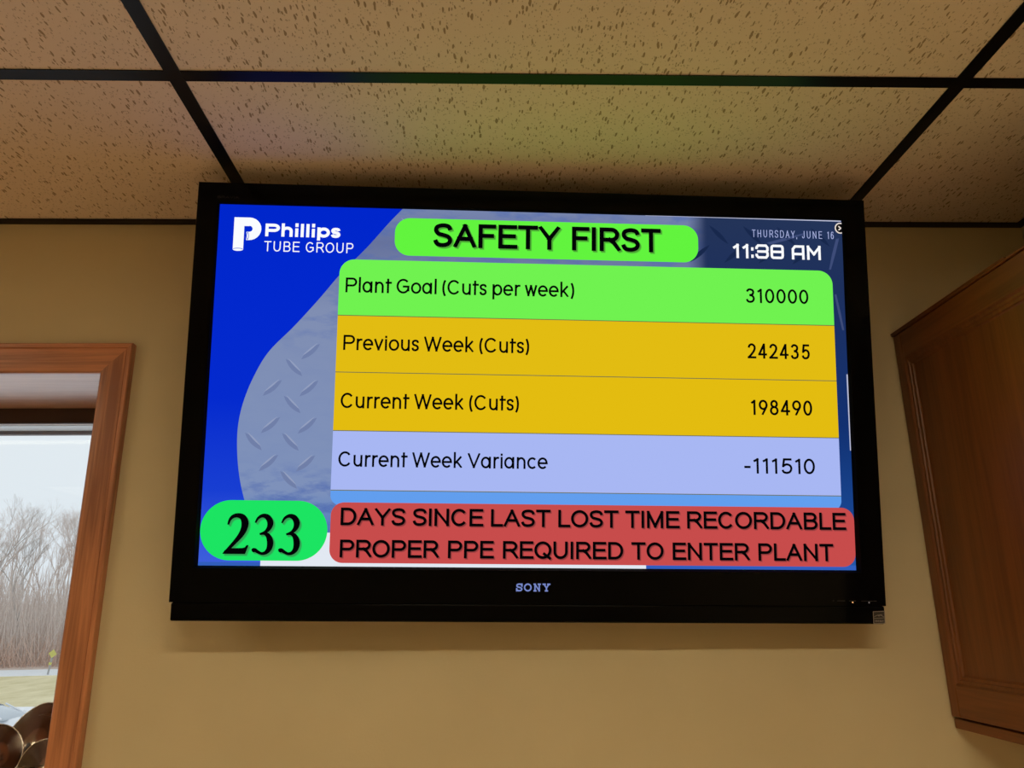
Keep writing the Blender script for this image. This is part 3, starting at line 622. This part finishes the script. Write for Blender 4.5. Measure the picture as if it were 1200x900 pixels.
def led(x, z, col, e):
    P = [(x+0.0013*math.cos(a), z+0.0013*math.sin(a)) for a in [math.radians(36*k) for k in range(10)]]
    m = emis('lit_led', col); m.node_tree.nodes['Emission'].inputs[1].default_value = e; return bprint('power_light', [P], m, dy=-0.0008)
led(0.5581, -0.3742, (255, 190, 120), 1.0); led(0.5873, -0.3745, (150, 140, 135), 0.6)
M_stk = mat('sticker_print', (0.34, 0.30, 0.27), 0.5); M_stkd = mat('sticker_dark', (0.035, 0.03, 0.028), 0.5)
st = bprint('energy_sticker', [[(0.5930, -0.4100), (0.6132, -0.4090), (0.6134, -0.3885), (0.5930, -0.3895)]], M_stkd, dy=-0.0010)
sk = []
fr_ = [(0.5932, -0.4098), (0.6131, -0.4088), (0.6132, -0.3887), (0.5932, -0.3897)]
for k in range(4): sk += stroke([fr_[k], fr_[(k+1) % 4]], 0.0006)
sk += stroke([(0.5945+0.0172*k/10, -0.3985+0.0035*math.sin(k*math.pi/10)) for k in range(11)], 0.0004)
sk += stroke([(0.597, -0.3965), (0.601, -0.3955), (0.603, -0.3972), (0.606, -0.3945), (0.609, -0.395)], 0.0004)
sk += stroke([(0.5945, -0.4010), (0.6118, -0.4000)], 0.0004)
sk += lettering('ENERGY', 0.5955, 0.6110, 0, 0.0026, 0.2, 0.2) and [[(x, -0.4062-y+0.0026) for x, y in p] for p in lettering('ENERGY', 0.5955, 0.6110, 0, 0.0036, 0.2, 0.2)]
mesh_obj('sticker_print', [(x, fy(-0.3804)-0.0022, z) for p in sk for x, z in p], [tuple(range(4*k, 4*k+4)) for k in range(len(sk))], M_stk, st)

# ------------------------------------------------------------------ polished ornament on the window sill
M_metal = mat('brushed_brown_metal', (0.44, 0.39, 0.35), 0.28, 1.0)
nz = N(M_metal, 'ShaderNodeTexNoise', Scale=1.0, Detail=4.0); L(M_metal, scaled(M_metal, (8, 8, 60)), nz.inputs['Vector'])
rg = ramp(M_metal, [(0.3, (0.20,)*3), (0.7, (0.30,)*3)], nz.outputs[0]); L(M_metal, rg.outputs[0], M_metal.node_tree.nodes['Principled BSDF'].inputs['Roughness'])
M_rim = mat('bright_metal_rim', (0.80, 0.78, 0.75), 0.2, 1.0)
orn = empty('metal_ornament', (-0.872, 1.63, WZ0)); tag(orn, 'polished metal ornament of overlapping round discs on the window sill', 'ornament')
OL = Vector(orn.location)
mb = MB(); K = 28
mb.loft([[(0.06*s_*math.cos(6.2832*k/K), 0.045*s_*math.sin(6.2832*k/K), z) for k in range(K)] for s_, z in ((1, 0.0), (1, 0.008), (0.9, 0.012), (0.2, 0.018))]); mb.build('base', M_metal, orn)
def disc(c, r, a, tilt, yaw, roll):
    c = Vector(c)-OL; R_ = Matrix.Rotation(yaw, 3, 'Z') @ Matrix.Rotation(tilt, 3, 'X') @ Matrix.Rotation(roll, 3, 'Y')
    def P(u, s_, d): v = R_ @ Vector((r*a*s_*math.cos(u), d, r*s_*math.sin(u))); return tuple(c+v)
    rings = [[P(6.2832*k/40, s_, d) for k in range(40)] for s_, d in ((1.0, 0.0), (0.97, 0.002), (0.75, 0.008), (0.45, 0.013), (0.15, 0.015))]
    back = [[P(6.2832*k/40, s_, d+0.0016) for k in range(40)] for s_, d in ((0.15, 0.015), (0.45, 0.013), (0.75, 0.008), (0.97, 0.002), (1.0, 0.0))]
    o = MB().loft(rings+back).build('disc', M_metal, orn, smooth=True)
    rim = MB()
    for k in range(40):
        rim.tube(P(6.2832*k/40, 1.0, 0.0008), P(6.2832*(k+1)/40, 1.0, 0.0008), 0.0011, 0.0011, 5)
    rim.build('disc_rim', M_rim, o, smooth=True)
    s_ = MB(); a0 = c+R_ @ Vector((0, 0.017, 0)); m_ = Vector((c.x*0.4, c.y*0.4+0.02, c.z*0.45)); s_.tube(tuple(a0), tuple(m_), 0.003, 0.003, 7).tube(tuple(m_), (0, 0, 0.015), 0.003, 0.004, 7); s_.build('stem', M_metal, orn, smooth=True)
disc((-0.894, 1.672, EYE-0.243), 0.080, 0.60, -0.15, 0.15, math.radians(24))
disc((-0.930, 1.615, EYE-0.250), 0.052, 0.95, -0.2, 0.3, 0)
disc((-0.818, 1.585, EYE-0.277), 0.056, 0.98, -0.1, -0.2, 0)

# ------------------------------------------------------------------ outdoors
GZ = EYE-4.5                                 # the lot lies a storey below; everything outside is metres away
K2 = 2.05
def gmat(name, a, b_, sc_, rough=0.95):
    m = mat(name, a, rough, spec=0.1); n_ = N(m, 'ShaderNodeTexNoise', Scale=1.0, Detail=6.0, Roughness=0.7); L(m, scaled(m, (sc_, sc_*0.35, sc_)), n_.inputs['Vector'])
    r_ = ramp(m, [(0.35, a), (0.65, b_)], n_.outputs[0]); L(m, r_.outputs[0], m.node_tree.nodes['Principled BSDF'].inputs['Base Color']); return m
M_lawn = gmat('dry_lawn', (0.60, 0.52, 0.29), (0.80, 0.71, 0.47), 0.5)
M_lot = gmat('pale_concrete', (0.84, 0.85, 0.88), (0.92, 0.92, 0.94), 3)
M_road = gmat('pale_asphalt_road', (0.72, 0.73, 0.74), (0.80, 0.80, 0.81), 2)
M_bank = gmat('leaf_litter', (0.50, 0.39, 0.33), (0.66, 0.54, 0.47), 2.5)
def roady(x): return 0.15*(x+37)
tag(MB().quad((-110, 2.2, GZ), (30, 2.2, GZ), (30, 43.2, GZ), (-110, 43.2, GZ)).build('parking_lot', M_lot), 'pale concrete parking area outside the window', kind='structure')
def strip(name, m, ya, yb, z, lab, dz=0.0):
    v = []; f = []
    for k in range(26):
        x = -150+k*8.0; sl = roady(x)
        for y in (ya, yb): v.append((x, y+(sl if y > 45 else 0), z+(dz*(y-ya)/(yb-ya) if yb > ya else 0)))
    for k in range(25): f.append((2*k, 2*k+2, 2*k+3, 2*k+1))
    return tag(mesh_obj(name, v, f, m), lab, kind='structure')
strip('lawn', M_lawn, 43.2, 64.0, GZ+0.01, 'dry yellowish lawn between the parking area and the road')
strip('road', M_road, 64.0, 71.6, GZ+0.02, 'pale grey road beyond the lawn')
# wooded bank rising behind the road
v = []; f = []; NX, NY = 34, 10; random.seed(3)
for j in range(NY+1):
    for i in range(NX+1):
        x = -170+i*7.2; y = 71.6+roady(x)+j*10; z = GZ+0.02+(0 if j == 0 else 0.385*(j**1.25))+(random.uniform(-.4, .4) if j > 0 else 0); v.append((x, y, z))
for j in range(NY):
    for i in range(NX): a = j*(NX+1)+i; f.append((a, a+1, a+NX+2, a+NX+1))
tag(mesh_obj('wooded_bank', v, f, M_bank, smooth=True), 'brown leaf covered bank rising behind the road', kind='structure')
def bank_z(y, x): return GZ + 0.385*max((y-71.6-roady(x))/10, 0)**1.25

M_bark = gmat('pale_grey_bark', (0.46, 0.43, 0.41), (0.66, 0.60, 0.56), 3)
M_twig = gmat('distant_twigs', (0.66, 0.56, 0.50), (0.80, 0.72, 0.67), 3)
M_brush = gmat('reddish_brush', (0.60, 0.42, 0.34), (0.76, 0.60, 0.50), 3)
def grow(mb, p, d, l, r_, depth, rnd):
    d = (d+Vector((rnd.gauss(0, .10), rnd.gauss(0, .10), 0.05))).normalized(); q_ = p+d*l
    mb.tube(p, q_, r_, r_*0.72, 4 if depth < 3 else 3)
    if depth >= 8: return
    n_ = 2 if depth < 1 else rnd.choice([2, 2, 3])
    for k in range(n_):
        a = rnd.uniform(0, 6.28); s_ = rnd.uniform(0.25, 0.62) if depth else rnd.uniform(.1, .4)
        nd = (d+Vector((math.cos(a)*s_, math.sin(a)*s_, rnd.uniform(0, .3)))).normalized()
        grow(mb, q_, nd, l*rnd.uniform(0.62, 0.85), r_*0.63, depth+1, rnd)
TR = [(-24.6, 39.5, 2.3, 'bare tree at the left edge of the window view with a wide crown'), (-22.6, 39.8, 1.75, 'pale forked bare tree standing left of the yellow road sign'),
      (-21.4, 41.6, 1.9, 'bare tree with a leaning trunk behind the road sign'), (-27.0, 43.5, 2.2, None), (-23.8, 46.0, 2.1, None), (-21.0, 45.5, 1.7, None), (-18.6, 41.0, 1.9, None), (-26.0, 50.0, 2.2, None), (-24.6, 53.0, 2.0, None), (-19.5, 50.0, 1.9, None), (-15.5, 44.0, 2.2, None), (-25.8, 42.0, 1.9, None), (-23.2, 43.0, 1.6, None), (-22.4, 48.5, 2.0, None), (-27.6, 47.5, 2.2, None), (-25.0, 48.0, 1.8, None)]
for k, (x, y, l, lab) in enumerate(TR):
    x, y, l = x*K2, y*K2, l*K2
    rnd = random.Random(20+k); t = empty('bare_tree', (x, y, bank_z(y, x)-0.1))
    if lab: tag(t, lab, 'tree', 'bare trees beyond the road')
    else: tag(t, 'bare grey tree deeper in the thin winter woods beyond the road', 'tree', 'bare trees deep in the woods')
    tk = MB(); d0 = Vector((rnd.uniform(-.06, .06), 0, 1)).normalized(); top = Vector((0, 0, 0))+d0*l*0.8
    tk.tube((0, 0, 0), tuple(top), 0.21, 0.16, 6); tk.build('trunk', M_bark, t)
    br = MB()
    for s_ in (-1, 1):
        grow(br, top, (d0+Vector((0.22*s_, rnd.uniform(-.2, .2), 0))).normalized(), l*0.72, 0.125, 0, rnd)
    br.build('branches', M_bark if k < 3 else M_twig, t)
rnd = random.Random(9); mb = MB()
for k in range(16000):
    x = rnd.uniform(-82, -20) if k < 9000 else rnd.uniform(-165, -82); y = 74.5+roady(x)+rnd.random()**1.3*52; h = rnd.uniform(2.0, 5.5)+rnd.random()**3*6; z = bank_z(y, x)-0.1
    lean = rnd.gauss(0, .12); mb.tube((x, y, z), (x+lean*h, y+rnd.gauss(0, .1)*h, z+h), rnd.uniform(.02, .06), .01, 3)
    if k % 2: mb.tube((x+lean*h*.5, y, z+h*.5), (x+lean*h*.5+rnd.gauss(0, .5), y+rnd.gauss(0, .3), z+h*(.75+.2*rnd.random())), .022, .01, 3)
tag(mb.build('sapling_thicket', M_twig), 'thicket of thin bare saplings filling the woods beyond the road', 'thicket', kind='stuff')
mb = MB()
for k in range(11000):
    x = rnd.uniform(-82, -20) if k < 7000 else rnd.uniform(-165, -82); y = 73.2+roady(x)+rnd.random()**1.5*28; h = rnd.uniform(0.6, 3.0); z = bank_z(y, x)-0.05
    mb.tube((x, y, z), (x+rnd.gauss(0, .4)*h, y+rnd.gauss(0, .2)*h, z+h), .03, .012, 3)
tag(mb.build('roadside_brush', M_brush), 'reddish brown dead brush along the far edge of the road', 'brush', kind='stuff')

# road sign, slightly leaning
sg = empty('road_sign', (-34.3, 65.2, GZ)); sg.rotation_euler.y = 0.12; sg.scale = (1.6, 1.6, 1.6); tag(sg, 'yellow diamond road sign on a leaning post beside the road', 'sign')
M_yel = mat('sign_yellow', (0.62, 0.60, 0.18), 0.5); M_post = mat('galvanised_post', (0.42, 0.42, 0.42), 0.5, 0.4)
bx('post', (-0.03, -0.03, 0), (0.03, 0.03, 1.05), M_post, sg)
def pl(name, c, r_, m):
    P = [(c[0]-r_, c[1]), (c[0], c[1]-r_), (c[0]+r_, c[1]), (c[0], c[1]+r_)]
    return MB().loft([[(x, -0.045, z) for x, z in P], [(x, -0.03, z) for x, z in P]]).build(name, m, sg)
pl('sign_panel', (0, 0.98), 0.20, M_yel)
bx('supplement_panel', (-0.07, -0.046, 0.46), (0.07, -0.03, 0.58), M_yel, sg)

# white car parked nose to the building
car = empty('parked_car', (-17.55, 30.2, GZ), math.pi/2); tag(car, 'white car parked outside the window seen over the metal discs', 'car')
M_cw = mat('white_car_paint', (0.80, 0.82, 0.85), 0.18, coat=0.8); M_cg = mat('sky_toned_car_glass', (0.55, 0.60, 0.65), 0.05, spec=1.0); M_tyre = mat('tyre_rubber', (0.02, 0.02, 0.02), 0.8); M_hub = mat('alloy_wheel', (0.6, 0.6, 0.6), 0.3, 1.0)  # car glass colour lightened to carry the reflected sky
def sect(y, hw_, z0, z1, n=10, p=3.2):
    P = []
    for k in range(n+1):
        a = math.pi*k/n; c_ = math.cos(a); s_ = math.sin(a)
        P.append((hw_*math.copysign(abs(c_)**(2/p), c_), y, z0+(z1-z0)*abs(s_)**(2/p)))
    return P
body = [sect(-2.15, 0.70, 0.35, 0.62), sect(-2.10, 0.82, 0.28, 0.78), sect(-1.9, 0.88, 0.25, 0.88), sect(-1.2, 0.91, 0.25, 0.99), sect(-0.75, 0.92, 0.25, 1.04), sect(0.8, 0.93, 0.25, 1.06), sect(1.7, 0.91, 0.25, 1.05), sect(2.1, 0.86, 0.3, 1.0), sect(2.25, 0.75, 0.4, 0.8)]
MB().loft(body).build('body', M_cw, car, smooth=True)
cabn = [sect(-0.80, 0.80, 0.98, 1.06), sect(-0.35, 0.74, 0.98, 1.28), sect(0.05, 0.69, 0.98, 1.45), sect(0.9, 0.67, 0.98, 1.48), sect(1.5, 0.68, 0.98, 1.42), sect(2.0, 0.74, 0.95, 1.05)]
cb = MB().loft(cabn).build('cabin_glass', M_cg, car, smooth=True)
roof = [[(x, y, z+0.012) for x, y, z in sect(y_, h_, 0.98, t_)[2:9]] for y_, h_, t_ in ((0.0, 0.70, 1.44), (0.1, 0.69, 1.465), (0.9, 0.675, 1.485), (1.45, 0.685, 1.43))]
MB().loft(roof, closed=False, caps=False).build('roof', M_cw, car, smooth=True)
for s_ in (-1, 1):
    for A, B, r_ in (((s_*0.76, -0.74, 1.03), (s_*0.66, 0.03, 1.42), .035), ((s_*0.69, 0.85, 1.02), (s_*0.655, 0.85, 1.44), .04), ((s_*0.70, 1.95, 1.05), (s_*0.66, 1.45, 1.41), .045)):
        MB().tube(A, B, r_, r_, 6).build('pillar', M_cw, car, smooth=True)
for sx_ in (-1, 1):
    for wy in (-1.35, 1.35):
        cyl = MB().loft([[(sx_*xo, wy+0.32*r_*math.cos(6.2832*k/20), 0.32+0.32*r_*math.sin(6.2832*k/20)) for k in range(20)] for xo, r_ in ((0.72, 0.9), (0.74, 1.0), (0.92, 1.0), (0.94, 0.9))])
        wh = cyl.build('wheel', M_tyre, car, smooth=True)
        MB().loft([[(sx_*xo, wy+0.32*r_*math.cos(6.2832*k/20), 0.32+0.32*r_*math.sin(6.2832*k/20)) for k in range(20)] for xo, r_ in ((0.93, 0.62), (0.945, 0.6), (0.95, 0.2))]).build('hubcap', M_hub, wh, smooth=True)
    MB().loft([[(sx_*(0.84+a), -0.55, z) for a, z in ((0, 1.0), (0.18, 1.02), (0.2, 1.14), (0.02, 1.12))], [(sx_*(0.84+a), -0.47, z) for a, z in ((0, 1.0), (0.18, 1.02), (0.2, 1.14), (0.02, 1.12))]]).build('door_mirror', M_cw, car)
    MB().loft([[(sx_*x, -2.14+0.12*t_, z) for x, z in ((0.45, 0.62), (0.78, 0.64), (0.8, 0.76), (0.5, 0.74))] for t_ in (0, 1)]).build('headlamp', M_hub, car)
